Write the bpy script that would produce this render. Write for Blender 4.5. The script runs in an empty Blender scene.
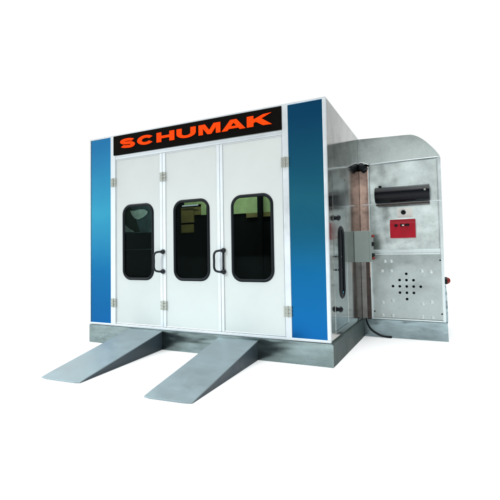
import bpy, bmesh, math, random
from mathutils import Vector, Matrix
from mathutils.geometry import tessellate_polygon
random.seed(4)
S = bpy.context.scene
C = S.collection
PI = math.pi

# ------------------------------------------------------------------ materials
def new_mat(name):
    m = bpy.data.materials.new(name); m.use_nodes = True
    nt = m.node_tree
    return m, nt, nt.nodes['Principled BSDF']

def ramp_node(nt, stops):
    r = nt.nodes.new('ShaderNodeValToRGB')
    e = r.color_ramp.elements
    while len(e) < len(stops): e.new(.5)
    for i, (p, c) in enumerate(stops):
        e[i].position = p; e[i].color = (*c, 1)
    return r

def obj_coord(nt, scale=(1, 1, 1)):
    t = nt.nodes.new('ShaderNodeTexCoord'); mp = nt.nodes.new('ShaderNodeMapping')
    mp.inputs['Scale'].default_value = scale
    nt.links.new(t.outputs['Object'], mp.inputs['Vector'])
    return mp.outputs['Vector']

def noise(nt, vec, scale, detail=3, rough=.5):
    n = nt.nodes.new('ShaderNodeTexNoise')
    n.inputs['Scale'].default_value = scale; n.inputs['Detail'].default_value = detail
    n.inputs['Roughness'].default_value = rough
    nt.links.new(vec, n.inputs['Vector'])
    return n.outputs['Fac']

def paint(name, col, rough=.45, var=.06, bump=.02, metal=0, scale=3, spec=.5, coat=0):
    """painted or plastic surface with faint blotches and unevenness"""
    m, nt, b = new_mat(name)
    v = obj_coord(nt)
    f = noise(nt, v, scale, 5, .6)
    lo = tuple(c*(1-var) for c in col); hi = tuple(min(1, c*(1+var)) for c in col)
    r = ramp_node(nt, [(.3, lo), (.7, hi)])
    nt.links.new(f, r.inputs['Fac']); nt.links.new(r.outputs['Color'], b.inputs['Base Color'])
    f2 = noise(nt, v, scale*2.3, 4)
    mr = nt.nodes.new('ShaderNodeMapRange')
    mr.inputs['To Min'].default_value = rough*.8; mr.inputs['To Max'].default_value = rough*1.2
    nt.links.new(f2, mr.inputs['Value']); nt.links.new(mr.outputs['Result'], b.inputs['Roughness'])
    b.inputs['Metallic'].default_value = metal
    b.inputs['Specular IOR Level'].default_value = spec
    b.inputs['Coat Weight'].default_value = coat
    if bump:
        bp = nt.nodes.new('ShaderNodeBump'); bp.inputs['Strength'].default_value = bump
        bp.inputs['Distance'].default_value = .05
        nt.links.new(noise(nt, v, scale*.7, 2), bp.inputs['Height'])
        nt.links.new(bp.outputs['Normal'], b.inputs['Normal'])
    return m

def galv(name, col, rough=.3, var=.18, spangle=22, bump=.12, warp=1.3, stretch=(1, 1, 1), metal=1.0, tint=(1, 1, 1)):
    """galvanized sheet: spangle cells, cloudy stains, slight oil-canning"""
    m, nt, b = new_mat(name)
    v = obj_coord(nt, stretch)
    vo = nt.nodes.new('ShaderNodeTexVoronoi'); vo.inputs['Scale'].default_value = spangle
    nt.links.new(v, vo.inputs['Vector'])
    sep = nt.nodes.new('ShaderNodeSeparateColor'); nt.links.new(vo.outputs['Color'], sep.inputs['Color'])
    cl = noise(nt, v, 2.2, 6, .65)
    fine = noise(nt, v, 9, 4, .6)
    a = nt.nodes.new('ShaderNodeMath'); a.operation = 'MULTIPLY_ADD'
    nt.links.new(sep.outputs['Red'], a.inputs[0]); a.inputs[1].default_value = .07
    nt.links.new(cl, a.inputs[2])
    a2 = nt.nodes.new('ShaderNodeMath'); a2.operation = 'MULTIPLY_ADD'
    nt.links.new(fine, a2.inputs[0]); a2.inputs[1].default_value = .3; nt.links.new(a.outputs[0], a2.inputs[2])
    lo = tuple(c*(1-var) for c in col); hi = tuple(min(1, c*(1+var)*t) for c, t in zip(col, tint))
    r = ramp_node(nt, [(.46, lo), (.86, hi)])
    nt.links.new(a2.outputs[0], r.inputs['Fac']); nt.links.new(r.outputs['Color'], b.inputs['Base Color'])
    mr = nt.nodes.new('ShaderNodeMapRange')
    mr.inputs['From Min'].default_value = .4; mr.inputs['From Max'].default_value = 1.0
    mr.inputs['To Min'].default_value = rough*.7; mr.inputs['To Max'].default_value = rough*1.35
    nt.links.new(a2.outputs[0], mr.inputs['Value']); nt.links.new(mr.outputs['Result'], b.inputs['Roughness'])
    b.inputs['Metallic'].default_value = metal
    bp = nt.nodes.new('ShaderNodeBump'); bp.inputs['Strength'].default_value = bump
    bp.inputs['Distance'].default_value = .08
    nt.links.new(noise(nt, v, warp, 2), bp.inputs['Height'])
    nt.links.new(bp.outputs['Normal'], b.inputs['Normal'])
    return m

M = {}
M['floor'] = paint('white_floor', (.93, .93, .93), .9, .0, 0, spec=0)
M['door'] = paint('door_enamel', (.47, .492, .48), .4, .035, .06, scale=1.3, spec=.25)
M['alu'] = galv('satin_aluminium', (.54, .57, .59), .42, .06, 30, .04, metal=.45)
M['base'] = galv('galvanized_base', (.165, .208, .208), .24, .34, 60, .5, 1.5, stretch=(.8, 1, 2.2))
M['side'] = galv('polished_galvanized_wall', (.35, .37, .36), .11, .22, 50, .10, .8, tint=(1.08,1,.97))  # warm tint stands in for a warm building reflected in the wall
M['sidedoor'] = galv('side_door_sheet', (.36, .40, .40), .15, .2, 50, .10, .8)
M['unit'] = galv('unit_sheet', (.58, .65, .64), .2, .2, 50, .42, 1.5)
M['fascia'] = galv('fascia_sheet', (.58, .65, .635), .22, .16, 50, .25, .9)
M['unit_dark'] = galv('unit_frame', (.62, .69, .70), .4, .1, 18, .05)
M['rivet'] = galv('rivet_highlight', (.62, .68, .68), .6, .05, 18, .03)  # lighter copy of the panel metal, painting highlights on the domes
M['sidebase'] = galv('shaded_galvanized_plinth', (.040, .060, .058), .55, .35, 40, .3, 2.0, metal=0)  # darker than the front base, painting its shaded, dark-reflecting side
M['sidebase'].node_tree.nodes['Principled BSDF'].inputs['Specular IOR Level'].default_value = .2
M['unit_low'] = galv('lower_unit_sheet', (.36, .41, .405), .34, .22, 50, .3, 1.5)
M['ubase'] = galv('unit_base_sheet', (.25, .32, .34), .24, .34, 60, .5, 1.7, stretch=(.8, 1, 2))
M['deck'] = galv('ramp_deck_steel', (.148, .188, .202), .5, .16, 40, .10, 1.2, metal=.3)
M['plate'] = galv('ramp_shaded_steel', (.018, .032, .042), .5, .3, 40, .12, 1.6, metal=.3)  # darker than the deck, painting shade onto the ramp sides
M['black'] = paint('black_rubber', (.004, .006, .008), .4, .2, .02, spec=.14)
M['handle'] = paint('black_handle', (.005, .008, .011), .3, .2, .0, spec=.25)
M['hinge'] = paint('hinge_steel', (.30, .31, .27), .4, .1, .02, metal=.5)
M['signblack'] = paint('sign_black', (.003, .0025, .002), .6, .2, .01, scale=8, spec=.03)
M['orange'] = paint('orange_letters', (.86, .050, .002), .6, .05, .02, scale=10, spec=.04)
M['red'] = paint('red_enamel', (.34, .006, .018), .4, .15, .03, scale=6, spec=.15)
M['cylinder'] = paint('black_vinyl', (.003, .004, .006), .2, .3, .25, scale=1.6, spec=.15)
M['white'] = paint('white_plate', (.88, .88, .84), .5, .03, .01)
M['box'] = paint('grey_box_enamel', (.19, .235, .22), .45, .05, .03, scale=5)
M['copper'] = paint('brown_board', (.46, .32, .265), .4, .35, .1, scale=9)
M['darkbrown'] = paint('dark_brown', (.045, .030, .026), .5, .5, .1, scale=8)
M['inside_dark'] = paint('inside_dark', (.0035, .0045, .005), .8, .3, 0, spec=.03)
M['reflect_green'] = paint('reflect_green', (.25, .33, .15), .6, .25, .05, scale=5)  # with the next colour: tones of reflections in the middle and right windows
M['reflect_board'] = paint('reflect_board', (.115, .092, .022), .6, .2, .05, scale=6)
M['sheet'] = paint('reflection_pale', (.50, .60, .58), .4, .3, .1, scale=6)  # with the next two: tones of the reflection in the left window
M['reflectdark'] = paint('reflection_dark', (.055, .085, .10), .5, .4, .0, scale=3, spec=.2)
M['olive'] = paint('reflection_olive', (.018, .030, .016), .7, .4, .1, scale=5, spec=.1)
M['dull'] = paint('grey_board', (.20, .20, .19), .5, .3, .1, scale=6)
M['redlens'] = paint('red_lens', (.17, .016, .012), .35, .1, 0, spec=.2)
M['greenlens'] = paint('green_lens', (.05, .25, .06), .25, .1, 0)
M['hole'] = paint('hole_black', (.006, .008, .008), .8, .2, 0, spec=.1)

def glass_mat():
    m = bpy.data.materials.new('tinted_glass'); m.use_nodes = True
    nt = m.node_tree; nt.nodes.clear()
    out = nt.nodes.new('ShaderNodeOutputMaterial'); mix = nt.nodes.new('ShaderNodeMixShader')
    tr = nt.nodes.new('ShaderNodeBsdfTransparent'); gl = nt.nodes.new('ShaderNodeBsdfGlossy')
    tr.inputs['Color'].default_value = (.78, .86, .82, 1)
    gl.inputs['Roughness'].default_value = .02; gl.inputs['Color'].default_value = (.09, .115, .12, 1)
    fr = nt.nodes.new('ShaderNodeFresnel'); fr.inputs['IOR'].default_value = 1.3
    nt.links.new(fr.outputs[0], mix.inputs[0]); nt.links.new(tr.outputs[0], mix.inputs[1])
    nt.links.new(gl.outputs[0], mix.inputs[2]); nt.links.new(mix.outputs[0], out.inputs['Surface'])
    return m
M['glass'] = glass_mat()

def blue_mat():
    """blue film: teal at the top running into bright blue at the bottom"""
    m, nt, b = new_mat('blue_gradient_film')
    t = nt.nodes.new('ShaderNodeTexCoord'); sx = nt.nodes.new('ShaderNodeSeparateXYZ')
    nt.links.new(t.outputs['Object'], sx.inputs[0])
    mr = nt.nodes.new('ShaderNodeMapRange'); mr.inputs['From Min'].default_value = .32; mr.inputs['From Max'].default_value = 3.35
    nt.links.new(sx.outputs['Z'], mr.inputs['Value'])
    n = noise(nt, obj_coord(nt), 1.5, 4, .6)
    ad = nt.nodes.new('ShaderNodeMath'); ad.operation = 'MULTIPLY_ADD'; ad.inputs[1].default_value = .10
    nt.links.new(n, ad.inputs[0]); nt.links.new(mr.outputs[0], ad.inputs[2])
    r = ramp_node(nt, [(.03, (.003, .078, .24)), (.33, (.006, .125, .30)), (.64, (.03, .245, .38)), (.86, (.018, .165, .31)), (1.0, (.012, .12, .27))])
    nt.links.new(ad.outputs[0], r.inputs['Fac']); nt.links.new(r.outputs['Color'], b.inputs['Base Color'])
    b.inputs['Roughness'].default_value = .2; b.inputs['Specular IOR Level'].default_value = .2
    b.inputs['Metallic'].default_value = .85
    return m
M['blue'] = blue_mat()

def emit_mat(name, col, s):
    m = bpy.data.materials.new(name); m.use_nodes = True; nt = m.node_tree; nt.nodes.clear()
    o = nt.nodes.new('ShaderNodeOutputMaterial'); e = nt.nodes.new('ShaderNodeEmission')
    e.inputs[0].default_value = (*col, 1); e.inputs[1].default_value = s
    nt.links.new(e.outputs[0], o.inputs[0]); return m
M['tube'] = emit_mat('fill_tube_glow', (.75, .88, 1), .55)

# ------------------------------------------------------------------ helpers
def build(name, bm, mat, parent=None, smooth=False, bevel=0, seg=2, angle=35):
    bmesh.ops.recalc_face_normals(bm, faces=bm.faces)
    me = bpy.data.meshes.new(name); bm.to_mesh(me); bm.free()
    if smooth:
        for p in me.polygons: p.use_smooth = True
    o = bpy.data.objects.new(name, me); C.objects.link(o)
    me.materials.append(mat)
    if bevel:
        md = o.modifiers.new('bevel', 'BEVEL'); md.width = bevel; md.segments = seg
        md.limit_method = 'ANGLE'; md.angle_limit = math.radians(angle)
    if parent: o.parent = parent; o.location = -Vector(parent.location)
    return o

def tag(o, label=None, cat=None, group=None, kind=None):
    if label: o['label'] = label
    if cat: o['category'] = cat
    if group: o['group'] = group
    if kind: o['kind'] = kind
    return o

def thing(name, loc, label, cat, group=None):
    o = bpy.data.objects.new(name, None); C.objects.link(o); o.location = loc
    o.empty_display_size = .1
    return tag(o, label, cat, group)

def box(bm, x0, x1, y0, y1, z0, z1):
    v = [bm.verts.new(p) for p in [(x0, y0, z0), (x1, y0, z0), (x1, y1, z0), (x0, y1, z0),
                                   (x0, y0, z1), (x1, y0, z1), (x1, y1, z1), (x0, y1, z1)]]
    for f in [(0, 1, 2, 3), (4, 5, 6, 7), (0, 1, 5, 4), (1, 2, 6, 5), (2, 3, 7, 6), (3, 0, 4, 7)]:
        bm.faces.new([v[i] for i in f])
    return bm

def bx(*a): return box(bmesh.new(), *a)

def front(u, v, d): return Vector((u, d, v))        # plates facing -y
def sidep(u, v, d): return Vector((4.0-d, u, v))     # plates facing +x on the booth's right wall

def prism(bm, pts, d0, d1, mp=front):
    a = [bm.verts.new(mp(u, v, d0)) for u, v in pts]; b = [bm.verts.new(mp(u, v, d1)) for u, v in pts]
    bm.faces.new(a); bm.faces.new(b)
    n = len(pts)
    for i in range(n): bm.faces.new([a[i], a[(i+1) % n], b[(i+1) % n], b[i]])
    return bm

def plate(bm, outer, holes, d0, d1, mp=front):
    """flat plate with real openings"""
    loops = [outer]+holes
    tris = tessellate_polygon([[Vector((u, v, 0)) for u, v in l] for l in loops])
    flat = [p for l in loops for p in l]
    A = [bm.verts.new(mp(u, v, d0)) for u, v in flat]; B = [bm.verts.new(mp(u, v, d1)) for u, v in flat]
    for t in tris:
        bm.faces.new([A[i] for i in t]); bm.faces.new([B[i] for i in t])
    k = 0
    for l in loops:
        n = len(l)
        for i in range(n):
            j = (i+1) % n
            bm.faces.new([A[k+i], A[k+j], B[k+j], B[k+i]])
        k += n
    return bm

def rrect(u0, u1, v0, v1, r, n=8):
    pts = []
    for cx, cy, a0 in [(u1-r, v1-r, 0), (u0+r, v1-r, 90), (u0+r, v0+r, 180), (u1-r, v0+r, 270)]:
        for i in range(n+1):
            a = math.radians(a0+90*i/n); pts.append((cx+r*math.cos(a), cy+r*math.sin(a)))
    return pts

def rect(u0, u1, v0, v1): return [(u0, v0), (u1, v0), (u1, v1), (u0, v1)]

def gasket(bm, u0, u1, v0, v1, r, w, d, h, mp=front):
    """rounded rubber profile following a rounded rectangle; w wide, rising h above depth d"""
    rings = []
    m = 6
    for k in range(m+1):
        t = k/m; off = w*t; rise = h*math.sin(PI*t)**.6 if 0 < t < 1 else 0
        rings.append([bm.verts.new(mp(u, v, d-rise)) for u, v in rrect(u0+off, u1-off, v0+off, v1-off, max(r-off, .01))])
    for a, b in zip(rings, rings[1:]):
        n = len(a)
        for i in range(n): bm.faces.new([a[i], a[(i+1) % n], b[(i+1) % n], b[i]])
    return bm

def tube(bm, pts, r, n=10, cap=True):
    pts = [Vector(p) for p in pts]
    rr = r if isinstance(r, (list, tuple)) else [r]*len(pts)
    rings = []; up = None
    for i, p in enumerate(pts):
        t = (pts[min(i+1, len(pts)-1)]-pts[max(i-1, 0)]).normalized()
        if up is None:
            up = t.orthogonal().normalized()
        up = (up - t*up.dot(t)).normalized(); w = t.cross(up)
        rings.append([bm.verts.new(p+(up*math.cos(2*PI*k/n)+w*math.sin(2*PI*k/n))*rr[i]) for k in range(n)])
    for a, b in zip(rings, rings[1:]):
        for k in range(n): bm.faces.new([a[k], a[(k+1) % n], b[(k+1) % n], b[k]])
    if cap: bm.faces.new(rings[0]); bm.faces.new(rings[-1])
    return bm

def curve_pts(ctrl, steps=8):
    P = [Vector(c) for c in ctrl]; P = [P[0]*2-P[1]]+P+[P[-1]*2-P[-2]]; out = []
    for i in range(1, len(P)-2):
        for s in range(steps):
            t = s/steps
            out.append(.5*((2*P[i])+(-P[i-1]+P[i+1])*t+(2*P[i-1]-5*P[i]+4*P[i+1]-P[i+2])*t*t+(-P[i-1]+3*P[i]-3*P[i+1]+P[i+2])*t**3))
    out.append(P[-2]); return out

def dome(bm, c, axis, r, h, n=16, m=5):
    """spherical cap or knob along axis"""
    axis = Vector(axis).normalized(); u = axis.orthogonal().normalized(); w = axis.cross(u); c = Vector(c)
    prev = None
    for k in range(m+1):
        a = (PI/2)*k/m
        if k == m:
            tip = bm.verts.new(c+axis*h)
            for i in range(n): bm.faces.new([prev[i], prev[(i+1) % n], tip])
        else:
            ring = [bm.verts.new(c+(u*math.cos(2*PI*i/n)+w*math.sin(2*PI*i/n))*r*math.cos(a)+axis*h*math.sin(a)) for i in range(n)]
            if prev:
                for i in range(n): bm.faces.new([prev[i], prev[(i+1) % n], ring[(i+1) % n], ring[i]])
            prev = ring
    return bm

# ------------------------------------------------------------------ setting
tag(build('floor', bx(-400, 400, -400, 400, -.3, 0), M['floor']), kind='structure')

# ------------------------------------------------------------------ spray booth
W, H, D, HB, L = 4.0, 3.371, 2.224, .284, 6.4
booth = thing('spray_booth', (2, 0, 0), 'large white spray booth with three windowed front doors between tall blue corner panels', 'spray booth')

# base plinth (slightly proud) and the shell
bm = bmesh.new(); prism(bm, [(.028, 0), (4.03, 0), (4.03, HB-.012), (4.018, HB), (.036, HB), (.028, HB-.012)], -.03, -.012)
build('base_plinth', bm, M['base'], booth)
bm = bmesh.new()
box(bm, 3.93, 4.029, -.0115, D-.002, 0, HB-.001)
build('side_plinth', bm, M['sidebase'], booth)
build('side_plinth', bx(.0, .1, .0, L, 0, HB-.001), M['base'], booth)
build('side_wall', plate(bmesh.new(), rect(.045, L, HB, H-.012), [rrect(.555, .835, .775, 1.765, .135)], 0, .05, sidep), M['side'], booth)
build('far_wall', bx(0, .05, .05, L, HB, H-.012), M['side'], booth)
build('back_wall', bx(.05, 3.95, L-.05, L, HB, H-.012), M['side'], booth)
build('booth_floor', bx(.1, 3.93, -.0115, L-.06, HB-.06, HB-.003), M['inside_dark'], booth)
build('roof', bx(.002, 3.998, .05, L, H-.012, H), M['alu'], booth)

# aluminium frame of the front
fr = bmesh.new()
box(fr, 0, 4.0, 0, .05, 3.343, H)            # top rail
box(fr, 0, 4.0, 0, .05, HB+.001, .322)            # bottom rail
for a, b in [(0, .026), (.462, .562), (3.418, 3.502), (3.957, 4.0)]:
    box(fr, a, b, 0, .05, .322, 3.343)
box(fr, .562, 3.418, .004, .05, 2.962, 3.03)   # door head
box(fr, .562, 3.418, .002, .05, 3.33, 3.343)
build('front_frame', fr, M['alu'], booth, bevel=.004)
hd = bx(.562, 3.418, -.006, .003, 3.0, 3.012)
build('drip_rail', hd, M['alu'], booth, bevel=.002)
# narrow seams in the posts give the double-profile look
for a, b in [(.026, .462), (3.502, 3.957)]:
    build('blue_panel', bx(a, b, .012, .04, .322, 3.343), M['blue'], booth)

# doors
win = [(.705, 1.32), (1.68, 2.305), (2.645, 3.275)]
leaf = [(.566, 1.488), (1.492, 2.478), (2.482, 3.414)]
panel = [(.578, 1.44), (1.55, 2.43), (2.53, 3.404)]
for i in range(3):
    a, b = leaf[i]; pa, pb = panel[i]; wa, wb = win[i]
    d = build('door', plate(bmesh.new(), rect(pa, pb, .345, 2.945), [rrect(wa+.018, wb-.018, 1.038, 2.197, .14)], .012, .045), M['door'], booth)
    d['label'] = ['narrow left door leaf with pull handle', 'middle door leaf with pull handle', 'right door leaf without a handle'][i]
    f = bmesh.new()
    box(f, a, pa-.0015, .003, .046, .326, 2.958); box(f, pb+.0015, b, .003, .046, .326, 2.958)
    box(f, pa-.0015, pb+.0015, .006, .046, .326, .3435); box(f, pa-.0015, pb+.0015, .006, .046, 2.9465, 2.958)
    build('door_frame', f, M['alu'], d, bevel=.003).location = (0, 0, 0)
    build('window_gasket', gasket(bmesh.new(), wa, wb, 1.02, 2.215, .155, .044, .012, .018), M['black'], d, smooth=True).location = (0, 0, 0)
    build('window_glass', prism(bmesh.new(), rrect(wa+.036, wb-.036, 1.056, 2.179, .128), .018, .024), M['glass'], d).location = (0, 0, 0)

def pull(parent, x, plate_=False):
    bm = bmesh.new()
    zc, hh = 1.306, .148
    pts = curve_pts([(x, .0, zc+hh), (x-.02, -.06, zc+hh), (x-.075, -.085, zc+hh-.015), (x-.10, -.09, zc+hh-.06),
                     (x-.10, -.09, zc), (x-.10, -.09, zc-hh+.06), (x-.075, -.085, zc-hh+.015), (x-.02, -.06, zc-hh), (x, 0, zc-hh)], 6)
    tube(bm, pts, .0155, 10)
    for s in (1, -1):
        tube(bm, [(x, .002, zc+s*hh), (x, -.012, zc+s*hh), (x-.012, -.045, zc+s*hh)], [.038, .036, .018], 12)
    if plate_: box(bm, x-.012, x+.012, -.012, .002, zc-hh, zc+hh)
    o = build('handle', bm, M['handle'], parent, smooth=True)
    o.location = (0, 0, 0); return o
doors = [c for c in booth.children if c.name.startswith('door')]
pull(doors[0], 1.495); pull(doors[1], 2.525, True)

def hinge(x, z):
    bm = bmesh.new()
    for s in (-1, 1):
        for k in (-1, 0, 1):
            box(bm, x+(.007 if s > 0 else -.054), x+(.054 if s > 0 else -.007), -.010, -.0005, z+k*.047-.019, z+k*.047+.019)
    tube(bm, [(x, -.010, z-.07), (x, -.010, z+.07)], .009, 10)
    h = build('hinge', bm, M['hinge'], booth, bevel=.002)
for x in (.523, 1.503, 3.455):
    for z in (2.592, .652): hinge(x, z)

# window interior: dark walls, plus shapes imitating reflections in the panes
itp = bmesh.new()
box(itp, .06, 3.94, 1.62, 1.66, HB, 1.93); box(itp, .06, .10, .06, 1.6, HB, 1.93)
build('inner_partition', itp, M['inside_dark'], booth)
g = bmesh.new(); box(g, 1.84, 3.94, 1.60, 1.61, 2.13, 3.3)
build('reflection_green', g, M['reflect_green'], booth)
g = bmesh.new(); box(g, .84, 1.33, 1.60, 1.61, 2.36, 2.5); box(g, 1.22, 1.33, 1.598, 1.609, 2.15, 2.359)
build('reflection_strip', g, M['reflect_green'], booth)
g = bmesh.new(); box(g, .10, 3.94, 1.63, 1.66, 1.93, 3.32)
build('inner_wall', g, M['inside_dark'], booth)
g = bmesh.new(); g.free()
for q in [(.79, 1.07, 1.57, 1.60, 2.02, 2.31), (.79, 1.06, 1.57, 1.60, 1.83, 1.985), (1.07, 1.22, 1.59, 1.61, 2.16, 2.31), (2.16, 2.62, 1.58, 1.60, 2.05, 2.128)]:
    build('reflection_board', bx(*q), M['reflect_board'], booth)
build('inner_post', bx(2.41, 2.49, 1.50, 1.57, HB, 3.3), M['inside_dark'], booth)
g = bmesh.new()
# two pale shapes standing in for reflections in the left door's window
def at_y(pts, y):   # the reflection shapes sit nearer the door than the inner wall
    k = y/1.6
    return [(x, z) for x, z in pts]
sh1 = [(.63, 2.155), (.72, 2.15), (.82, 2.165), (.93, 2.16), (1.00, 2.12), (.98, 2.075), (.90, 2.03), (.80, 2.0), (.73, 2.02), (.67, 2.08)]
sh2 = [(.42, 2.04), (.47, 1.98), (.53, 1.91), (.62, 1.85), (.72, 1.80), (.44, 1.80)]
g.free()
for q in (sh1, sh2): build('reflection_patch', prism(bmesh.new(), [(x-.02, z) for x, z in q], .30, .305), M['sheet'], booth)  # pale patches standing in for the left window's reflection
build('reflection_dark', prism(bmesh.new(), [(.36, 1.79), (1.2, 1.79), (1.2, 2.25), (.36, 2.25)], .335, .34), M['reflectdark'], booth)  # darker parts of the left window's reflection, modelled as flat pieces
build('reflection_olive', prism(bmesh.new(), [(.36, 2.22), (.60, 2.22), (.70, 2.08), (.72, 1.98), (.80, 1.79), (.60, 1.79), (.48, 1.95), (.36, 2.05)], .315, .32), M['olive'], booth)
build('reflection_line', bx(.38, 1.10, .31, .325, 1.778, 1.79), M['reflectdark'], booth)
build('reflection_line', bx(.42, 1.05, .31, .322, 1.50, 1.508), M['reflectdark'], booth)
build('reflection_backing', bx(.36, 1.2, .33, .335, .6, 1.775), M['inside_dark'], booth)
build('ceiling_tube', tube(bmesh.new(), [(.85, 1.52, 2.337), (1.2, 1.52, 2.337)], .012, 8), M['tube'], booth)
build('fill_tube', tube(bmesh.new(), [(1.3, .9, 3.1), (3.3, .9, 3.1)], .03, 8), M['tube'], booth)  # unseen tube, added along with the interior fill lights
for nm, x, y, w_, e in (('booth_fill', 2.2, .95, 2.6, 32), ('door_fill', .75, .17, .6, 2.5)):  # unseen lights, added to brighten the shapes behind the glass
    la = bpy.data.lights.new(nm, 'AREA'); la.shape = 'RECTANGLE'; la.size = w_; la.size_y = .1; la.energy = e; la.color = (.95, 1, .92)
    lo = bpy.data.objects.new(nm, la); C.objects.link(lo); lo.location = (x, y, 3.05)

# personnel door in the side wall
pd = build('side_door', plate(bmesh.new(), rect(.27, 1.05, .40, 2.45), [rrect(.575, .815, .795, 1.745, .12)], -.004, 0, sidep), M['sidedoor'], booth, bevel=.001)
pd['label'] = 'narrow metal side door with slim rounded window'
build('window_gasket', gasket(bmesh.new(), .55, .84, .768, 1.772, .14, .05, -.004, .02, sidep), M['black'], pd, smooth=True).location = (0, 0, 0)
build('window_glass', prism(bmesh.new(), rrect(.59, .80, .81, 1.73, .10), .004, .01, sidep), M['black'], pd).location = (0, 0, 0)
f = bmesh.new()
for (a, b, c, d_) in [(1.058, 1.085, .37, 2.48), (.262, 1.058, .37, .392)]:
    prism(f, rect(a, b, c, d_), -.005, 0, sidep)
build('door_frame', f, M['sidedoor'], pd, bevel=.003).location = (0, 0, 0)
for z in (1.86, .657):
    k = bmesh.new(); tube(k, [(4.004, .40, z), (4.03, .40, z)], .026, 14); dome(k, (4.03, .40, z), (1, 0, 0), .04, .04)
    tube(k, [(4.012, .33, z), (4.012, .40, z)], .012, 8)
    build('hinge_knob', k, M['black'], pd, smooth=True).location = (0, 0, 0)
for z in (1.35, 1.172):
    build('latch', tube(bmesh.new(), [(4.01, .43, z), (4.045, .43, z), (4.045, .50, z)], .011, 8), M['black'], pd).location = (0, 0, 0)

# ------------------------------------------------------------------ sign
sign = thing('sign', (1.978, 0, 3.03), 'long black sign with orange lettering SCHUMAK above the three doors', 'sign')
build('sign_board', bx(.536, 3.4185, -.012, .0015, 3.032, 3.3415), M['signblack'], sign)
spans = [('S', .685, .985), ('C', 1.031, 1.345), ('H', 1.406, 1.732), ('U', 1.774, 2.107), ('M', 2.156, 2.514), ('A', 2.535, 2.905), ('K', 2.925, 3.29)]
lb = bmesh.new()
def stroke_arc(pts, wx, wy):
    """closed outline of a stroke along pts with horizontal half width wx and vertical half width wy"""
    Lf, Rt = [], []
    for i, p in enumerate(pts):
        a = pts[max(i-1, 0)]; b = pts[min(i+1, len(pts)-1)]
        dx, dy = b[0]-a[0], b[1]-a[1]; l = math.hypot(dx, dy) or 1; nx, ny = -dy/l, dx/l
        Lf.append((p[0]+nx*wx, p[1]+ny*wy)); Rt.append((p[0]-nx*wx, p[1]-ny*wy))
    return Lf, Rt
def arc(cx, cy, rx, ry, a0, a1, n=14):
    return [(cx+rx*math.cos(math.radians(a0+(a1-a0)*i/n)), cy+ry*math.sin(math.radians(a0+(a1-a0)*i/n))) for i in range(n+1)]
Z0, ZH = 3.124, .148
def glyph(ch, x0, x1):
    w = x1-x0
    P = lambda pts: [(x0+u*w, Z0+v*ZH) for u, v in pts]
    polys = []; strips = []
    if ch == 'S':
        pts = arc(.50, .70, .37, .175, 20, 90, 8)+arc(.40, .70, .27, .175, 95, 268, 12)+arc(.60, .30, .27, .20, 88, -88, 12)+arc(.50, .29, .37, .165, -92, -160, 8)
        strips.append(stroke_arc(pts, .13, .14))
    if ch == 'C':
        strips.append(stroke_arc(arc(.52, .5, .38, .365, 34, 326, 30), .14, .14))
    if ch == 'H':
        polys += [[(0, 0), (.27, 0), (.27, 1), (0, 1)], [(.73, 0), (1, 0), (1, 1), (.73, 1)], [(.27, .37), (.73, .37), (.73, .63), (.27, .63)]]
    if ch == 'U':
        strips.append(stroke_arc([(.135, 1), (.135, .45)]+arc(.5, .46, .365, .335, 184, 356, 18)+[(.865, .45), (.865, 1)], .135, .125))
    if ch == 'M':
        polys += [[(0, 0), (.2, 0), (.2, .62), (.2, 1), (0, 1)], [(.8, 0), (1, 0), (1, 1), (.8, 1), (.8, .62)],
                  [(.2, .62), (.41, 0), (.5, 0), (.5, .38), (.3, 1), (.2, 1)], [(.5, 0), (.59, 0), (.8, .62), (.8, 1), (.7, 1), (.5, .38)]]
    if ch == 'A':
        polys += [[(0, 0), (.24, 0), (.5, .70), (.5, 1), (.37, 1)], [(.76, 0), (1, 0), (.63, 1), (.5, 1), (.5, .70)],
                  [(.30, .16), (.70, .16), (.62, .38), (.38, .38)]]
    if ch == 'K':
        polys += [[(0, 0), (.27, 0), (.27, 1), (0, 1)], [(.27, .32), (.44, .50), (.98, 1.04), (.66, 1.0), (.27, .66)],
                  [(.42, .62), (.36, .42), (.64, 0), (1.0, -.02), (.60, .64)]]
    k = 0
    for p in polys:
        prism(lb, P(p), -.024-.0007*k, -.012); k += 1
    for Lf, Rt in strips:
        Lf, Rt = P(Lf), P(Rt)
        A = [[lb.verts.new(front(u, v, d)) for u, v in q] for q in (Lf, Rt) for d in (-.024, -.012)]
        n = len(Lf)
        for i in range(n-1):
            lb.faces.new([A[0][i], A[0][i+1], A[2][i+1], A[2][i]]); lb.faces.new([A[1][i], A[1][i+1], A[3][i+1], A[3][i]])
            lb.faces.new([A[0][i], A[0][i+1], A[1][i+1], A[1][i]]); lb.faces.new([A[2][i], A[2][i+1], A[3][i+1], A[3][i]])
        for i in (0, n-1): lb.faces.new([A[0][i], A[1][i], A[3][i], A[2][i]])
for s in spans: glyph(*s)
build('lettering', lb, M['orange'], sign)

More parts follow.
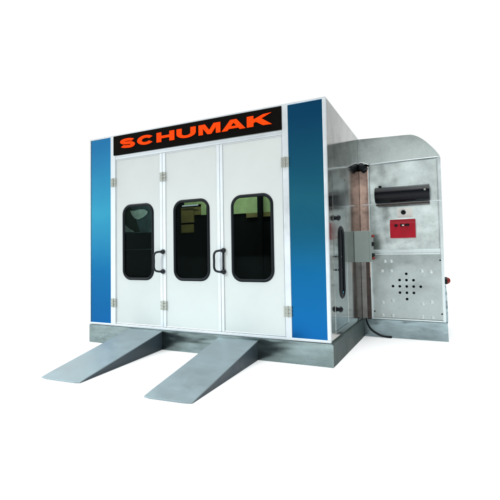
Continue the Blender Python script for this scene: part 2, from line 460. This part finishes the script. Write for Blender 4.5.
# ------------------------------------------------------------------ heating unit beside the booth
unit = thing('heating_unit', (4.64, D, 0), 'galvanized sheet metal cabinet with rounded top corner joined to the right of the booth', 'cabinet')
prof = [(4.001, 3.345), (4.45, 3.328), (4.78, 3.316)] + [(p.x, p.z) for p in curve_pts([(4.84, 0, 3.311), (4.90, 0, 3.290), (4.978, 0, 3.242), (5.064, 0, 3.165), (5.175, 0, 3.035), (5.235, 0, 2.945), (5.257, 0, 2.90)], 6)]
DEP = D+1.5
bm = bmesh.new(); prism(bm, prof+[(4.001, 2.90)], D-.02, D)
build('fascia', bm, M['fascia'], unit)
bm = bmesh.new(); prism(bm, prof+[(5.257, .0), (4.172, .0), (4.172, 2.901), (4.001, 2.901)], D+.022, DEP)
build('casing', bm, M['unit'], unit)
bm = bmesh.new()
tube(bm, curve_pts([(4.175, D-.026, 2.885), (4.35, D-.028, 2.892), (4.8, D-.028, 2.897), (5.256, D-.026, 2.90)], 5), .007, 8)
tube(bm, curve_pts([(4.002, D-.026, 2.93), (4.05, D-.028, 2.935), (4.10, D-.028, 2.92), (4.175, D-.026, 2.885)], 4), .0065, 8)
build('fascia_lip', bm, M['alu'], unit, smooth=True)
build('upper_panel', bx(4.176, 5.206, D, D+.02, 1.447, 2.878), M['unit'], unit, bevel=.004)
vents = [(4.706+i*.104, .842+j*.102) for i in range(-2, 3) for j in range(-2, 3) if abs(i)+abs(j) <= 2]
def circ(x, z, r, n=14): return [(x+r*math.cos(2*PI*k/n), z+r*math.sin(2*PI*k/n)) for k in range(n)]
low = plate(bmesh.new(), rect(4.186, 5.212, .325, 1.352), [circ(x, z, .021) for x, z in vents], D-.006, D+.014)
lp = build('lower_panel', low, M['unit_low'], unit, bevel=0)
lp['label'] = 'lower panel with a diamond of thirteen round vent holes'
build('vent_backing', bx(4.4, 5.0, D+.0145, D+.0215, .55, 1.13), M['hole'], lp).location = (0, 0, 0)
dim = [(4.939, 1.092), (5.069, 1.077), (4.49, .605), (4.334, .568), (4.937, .567), (5.068, .60), (4.327, .36), (4.483, .36), (4.93, .36), (5.074, .36), (4.385, 1.25), (4.479, 1.25), (4.335, 1.09), (4.48, 1.09)]
for x, z in dim: build('rivet', dome(bmesh.new(), (x, D-.0062, z), (0, -1, 0), .027, .006, 20, 6), M['rivet'], lp, smooth=True).location = (0, 0, 0)
for x, z in [(5.205, 1.262), (5.205, .42), (4.2, .42), (4.2, 1.262)]: build('screw', dome(bmesh.new(), (x, D-.0062, z), (0, -1, 0), .013, .008, 10, 3), M['hole'], lp, smooth=True).location = (0, 0, 0)
bm = bmesh.new()
box(bm, 5.216, 5.26, D-.012, D+.022, .29, 2.895)
box(bm, 4.15, 4.174, D-.012, D+.022, .29, 2.86)
box(bm, 4.174, 5.216, D-.008, D+.02, 1.358, 1.378); box(bm, 4.174, 5.216, D-.012, D+.02, 1.39, 1.44)
box(bm, 4.174, 5.216, D-.010, D+.02, .292, .318)
build('panel_frame', bm, M['unit_dark'], unit, bevel=.003)
bm = bmesh.new(); prism(bm, [(4.031, .0), (5.285, .0), (5.278, .272), (5.268, .288), (4.031, .288)], D-.028, D+.02)
box(bm, 4.031, 5.28, D+.02, DEP, 0, .28)
build('base_plinth', bm, M['ubase'], unit)
build('side_cover', prism(bmesh.new(), [(5.257, .29), (5.287, .29), (5.289, .5), (5.285, .75), (5.272, .86), (5.257, .90)], D+.03, D+.9), M['ubase'], unit, smooth=False)
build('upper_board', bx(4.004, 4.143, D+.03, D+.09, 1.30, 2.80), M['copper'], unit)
build('lower_board', bx(4.085, 4.148, D-.004, D+.05, .29, 1.30), M['darkbrown'], unit)
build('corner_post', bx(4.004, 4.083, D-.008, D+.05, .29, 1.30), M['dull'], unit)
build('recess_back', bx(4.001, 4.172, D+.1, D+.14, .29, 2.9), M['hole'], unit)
bm = bmesh.new(); tube(bm, [(4.147, D-.018, .98), (4.147, D-.018, 2.86)], .006, 8)
build('trim_strip', bm, M['copper'], unit)
# ledge below the black cylinder
bm = bmesh.new(); box(bm, 4.06, 5.255, D-.11, D-.012, 2.194, 2.204)
sh = build('ledge', bm, M['alu'], unit, bevel=.002)
build('ledge_strip', bx(4.29, 5.09, D-.135, D-.10, 2.162, 2.190), M['darkbrown'], unit)  # plain dark brown strip along the underside of the ledge
# hose elbow at the top of the gap
bm = bmesh.new()
pts = curve_pts([(4.04, D+.03, 2.89), (4.05, D-.02, 2.86), (4.09, D-.04, 2.82), (4.12, D-.05, 2.79)], 6)
tube(bm, pts, [.052+.007*(i % 2) for i in range(len(pts))], 14)
build('hose_elbow', bm, M['black'], unit, smooth=False)
bm = bmesh.new(); tube(bm, [(4.694, D, 2.046), (4.694, D-.03, 2.046)], .036, 16); dome(bm, (4.694, D-.03, 2.046), (0, -1, 0), .036, .02)
bp_ = build('dial_plate', bx(4.60, 4.83, D-.004, D-.0005, 1.965, 2.125), M['white'], unit)
build('dial', bm, M['black'], bp_, smooth=True).location = (0, 0, 0)

# things on the unit
rl = thing('roll', (4.69, D-.13, 2.204), 'glossy black cylinder lying on the narrow metal ledge', 'cylinder')
bm = bmesh.new()
cz, cyy = 2.333, D-.145
xs = [4.285, 4.288, 4.30, 4.36, 4.45, 4.6, 4.75, 4.9, 5.03, 5.075, 5.09, 5.094]
rs = [.127, .129, .1295, .129, .127, .125, .124, .125, .127, .129, .129, .127]
tube(bm, [(x, cyy, cz) for x in xs], rs, 28)
dr = build('drum', bm, M['cylinder'], rl, smooth=True, bevel=0)
for p in dr.data.polygons:
    if abs(p.normal.x) > .5: p.use_smooth = False
bm = bmesh.new()
tube(bm, [(4.36, cyy, 2.455), (4.36, cyy, 2.492)], .024, 10); build('knob', bm, M['black'], rl)
bm = bmesh.new()
tube(bm, [(5.03, cyy-.126, cz+.03), (5.03, cyy-.136, cz+.03)], .016, 10); build('stud', bm, M['hinge'], rl)

rb = thing('alarm_box', (4.68, D-.06, 1.62), 'small red metal box with black switches below the round black dial', 'box')
bm = bmesh.new()
v = [(-.1, 1.63), (-.12, 1.86), (-.075, 1.93), (0, 1.93), (0, 1.63)]
a = [bm.verts.new((4.49, D+y, z)) for y, z in v]; b = [bm.verts.new((4.868, D+y, z)) for y, z in v]
bm.faces.new(a); bm.faces.new(b)
for i in range(5): bm.faces.new([a[i], a[(i+1) % 5], b[(i+1) % 5], b[i]])
build('housing', bm, M['red'], rb, bevel=.006)
for q in ((4.565, 4.61, D-.137, D-.112, 1.812, 1.848), (4.65, 4.70, D-.137, D-.112, 1.812, 1.852), (4.715, 4.785, D-.137, D-.112, 1.818, 1.85)):
    build('switch', bx(*q), M['black'], rb, bevel=.003)
build('switch_plate', bx(4.675, 4.705, D-.140, D-.116, 1.822, 1.838), M['white'], rb)

cb = thing('control_box', (4.14, 1.65, 1.25), 'plain grey control box on the side wall in the corner by the cabinet', 'control box')
build('enclosure', bx(4.002, 4.225, 1.63, 1.86, 1.25, 1.74), M['box'], cb, bevel=.006)
build('lid_flange', bx(4.225, 4.262, 1.645, 1.86, 1.262, 1.728), M['box'], cb, bevel=.004)
def button(z, m, nm, r=.02):
    bm = bmesh.new(); tube(bm, [(4.262, 1.70, z), (4.285, 1.70, z)], r*1.2, 12); dome(bm, (4.285, 1.70, z), (1, 0, 0), r, .02)
    build(nm, bm, m, cb, smooth=True)
button(1.655, M['redlens'], 'red_button', .018); button(1.53, M['black'], 'switch', .03); button(1.36, M['black'], 'switch', .024); button(1.31, M['redlens'], 'red_button', .02)

wl = thing('warning_lamp', (5.29, D+.1, .94), 'small dark red lamp on the right edge of the metal cabinet', 'lamp')
bm = tube(bmesh.new(), [(5.257, D+.06, .94), (5.295, D+.06, .94)], .058, 16); build('lamp_base', bm, M['black'], wl)
bm = dome(bmesh.new(), (5.295, D+.06, .94), (1, 0, 0), .050, .045); build('lens', bm, M['redlens'], wl, smooth=True)

cable = build('cable', tube(bmesh.new(), curve_pts([(4.06, D-.03, .30), (4.075, D-.042, .24), (4.12, D-.045, .14), (4.20, D-.05, .07), (4.32, D-.06, .022), (4.46, D-.06, .012)], 8), .011, 8), M['black'], smooth=True)
tag(cable, 'thin black cable drooping across the cabinet base to the floor', 'cable')

# ------------------------------------------------------------------ ramps
def ramp(label, tl, tr, bl, br, zt):
    """tl,tr: x at the booth; bl,br: (x,y) of the tip"""
    r = thing('loading_ramp', ((tl+tr)/2, -.9, 0), label, 'ramp', 'loading ramps in front of the booth doors')
    y0 = -.032
    bm = bmesh.new()
    th = .014
    def P(u, v, dz):      # u across 0..1, v along 0..1 (booth to tip)
        xl = tl+(bl[0]-tl)*v; xr = tr+(br[0]-tr)*v
        yl = y0+(bl[1]-y0)*v; yr = y0+(br[1]-y0)*v
        y = yl+(yr-yl)*u
        if v == 1: y += .022*(abs(2*u-1)**8)
        return (xl+(xr-xl)*u, y, zt*(1-v)+.014*v+dz)
    n = 12
    T = [[bm.verts.new(P(i/8, j/n, 0)) for i in range(9)] for j in range(n+1)]
    Bo = [[bm.verts.new(P(i/8, j/n, -.012)) for i in range(9)] for j in range(n+1)]
    for G in (T, Bo):
        for j in range(n):
            for i in range(8): bm.faces.new([G[j][i], G[j][i+1], G[j+1][i+1], G[j+1][i]])
    for j in range(n):
        for i in (0, 8): bm.faces.new([T[j][i], T[j+1][i], Bo[j+1][i], Bo[j][i]])
    for i in range(8):
        for j in (0, n): bm.faces.new([T[j][i], T[j][i+1], Bo[j][i+1], Bo[j][i]])
    build('deck', bm, M['deck'], r, bevel=.002, seg=1)
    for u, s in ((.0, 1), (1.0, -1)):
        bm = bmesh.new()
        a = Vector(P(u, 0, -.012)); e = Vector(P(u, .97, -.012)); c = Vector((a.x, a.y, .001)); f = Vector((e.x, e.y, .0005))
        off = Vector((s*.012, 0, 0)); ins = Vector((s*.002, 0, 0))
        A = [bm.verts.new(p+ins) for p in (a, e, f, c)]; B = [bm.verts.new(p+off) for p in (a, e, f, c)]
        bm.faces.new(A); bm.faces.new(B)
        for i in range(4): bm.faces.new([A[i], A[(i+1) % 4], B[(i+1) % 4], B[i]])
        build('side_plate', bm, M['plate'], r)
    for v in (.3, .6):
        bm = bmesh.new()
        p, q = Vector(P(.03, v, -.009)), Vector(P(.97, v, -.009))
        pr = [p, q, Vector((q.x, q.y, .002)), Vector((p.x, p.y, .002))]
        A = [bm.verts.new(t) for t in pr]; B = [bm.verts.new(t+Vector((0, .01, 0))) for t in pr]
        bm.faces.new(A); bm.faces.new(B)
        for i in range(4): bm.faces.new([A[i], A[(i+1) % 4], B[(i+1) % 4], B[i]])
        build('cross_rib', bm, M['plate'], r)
    return r
ramp('grey steel wedge ramp under the left door leaf, farther from the side wall', .875, 1.495, (1.078, -1.83), (1.657, -1.80), .272)
ramp('grey steel wedge ramp under the middle and right door leaves, nearer the side wall', 2.455, 3.04, (2.592, -1.87), (3.128, -1.825), .255)

# ------------------------------------------------------------------ light
wd = bpy.data.worlds.new('World'); S.world = wd; wd.use_nodes = True
nt = wd.node_tree; bg = nt.nodes['Background']
tc = nt.nodes.new('ShaderNodeTexCoord'); nrm = nt.nodes.new('ShaderNodeVectorMath'); nrm.operation = 'NORMALIZE'
nt.links.new(tc.outputs['Generated'], nrm.inputs[0])
dot = nt.nodes.new('ShaderNodeVectorMath'); dot.operation = 'DOT_PRODUCT'; dot.inputs[1].default_value = (-.64, .77, 0)
nt.links.new(nrm.outputs[0], dot.inputs[0])
def mrange(src, a, b, c, d):
    m = nt.nodes.new('ShaderNodeMapRange'); m.interpolation_type = 'SMOOTHSTEP'
    for k, v in zip(('From Min', 'From Max', 'To Min', 'To Max'), (a, b, c, d)): m.inputs[k].default_value = v
    nt.links.new(src, m.inputs['Value']); return m.outputs['Result']
horiz = mrange(dot.outputs['Value'], -.55, -.05, .15, 1.12)
sx = nt.nodes.new('ShaderNodeSeparateXYZ'); nt.links.new(nrm.outputs[0], sx.inputs[0])
zen = mrange(sx.outputs['Z'], .55, .95, 0, 1)
mx = nt.nodes.new('ShaderNodeMix'); mx.data_type = 'FLOAT'
nt.links.new(zen, mx.inputs['Factor']); nt.links.new(horiz, mx.inputs['A']); mx.inputs['B'].default_value = 3.3
left = mrange(sx.outputs['X'], -.35, -.72, 1.0, 1.6)
ll = nt.nodes.new('ShaderNodeMath'); ll.operation = 'MULTIPLY'
side = mrange(sx.outputs['X'], .11, .30, 1.0, .45)
ml = nt.nodes.new('ShaderNodeMath'); ml.operation = 'MULTIPLY'
nt.links.new(mx.outputs['Result'], ml.inputs[0]); nt.links.new(side, ml.inputs[1])
nt.links.new(ml.outputs[0], ll.inputs[0]); nt.links.new(left, ll.inputs[1])
nt.links.new(ll.outputs[0], bg.inputs['Strength']); bg.inputs['Color'].default_value = (.97, 1.0, 1.0, 1)

sp = bpy.data.lights.new('front_fill', 'SPOT'); sp.energy = 7500; sp.spot_size = math.radians(31); sp.spot_blend = 1.0  # unseen spot, added to brighten the lower doors into a gradient
sp.shadow_soft_size = 1.6; sp.color = (.78, .94, 1)
so = bpy.data.objects.new('front_fill', sp); C.objects.link(so); so.location = (-4.5, -8.0, 5.2)
so.rotation_euler = (Vector((2.2, -1.1, -.5))-Vector(so.location)).to_track_quat('-Z', 'Y').to_euler()

al = bpy.data.lights.new('cabinet_fill', 'AREA'); al.shape = 'RECTANGLE'; al.size = 3.4; al.size_y = 4.2; al.energy = 38; al.color = (.96, 1, 1)  # unseen area light, added for the cabinet metal to reflect
ao = bpy.data.objects.new('cabinet_fill', al); C.objects.link(ao); ao.location = (4.5, -9.2, 4.1)
ao.rotation_euler = (Vector((4.6, 2.2, 2.0))-Vector(ao.location)).to_track_quat('-Z', 'Y').to_euler()

ol = bpy.data.lights.new('floor_fill', 'AREA'); ol.shape = 'RECTANGLE'; ol.size = 4; ol.size_y = 5; ol.energy = 420  # unseen area light, added to whiten the floor on the right
oo = bpy.data.objects.new('floor_fill', ol); C.objects.link(oo); oo.location = (6.4, -1.0, 8.5)

# ------------------------------------------------------------------ camera
R = [[0.889578799224913, 0.45656344751863903, -0.014120140206703885], [-0.45558290218350084, 0.8890581920845622, 0.04494163242905649], [0.03307233296307819, -0.03354622895683939, 0.998889819407103]]
cam = bpy.data.cameras.new('camera'); co = bpy.data.objects.new('camera', cam); C.objects.link(co)
m = Matrix(((R[0][0], R[2][0], -R[1][0], 5.27854038), (R[0][1], R[2][1], -R[1][1], -5.21584564), (R[0][2], R[2][2], -R[1][2], 1.38168849), (0, 0, 0, 1)))
co.matrix_world = m
cam.sensor_width = 36; cam.lens = 30.4006; cam.shift_x = .04339; cam.shift_y = -.02674; cam.clip_end = 2000
S.camera = co
S.render.engine = 'CYCLES'
S.cycles.max_bounces = 10; S.cycles.use_denoising = True
S.view_settings.view_transform = 'Standard'; S.view_settings.look = 'None'; S.view_settings.exposure = 0; S.view_settings.gamma = 1
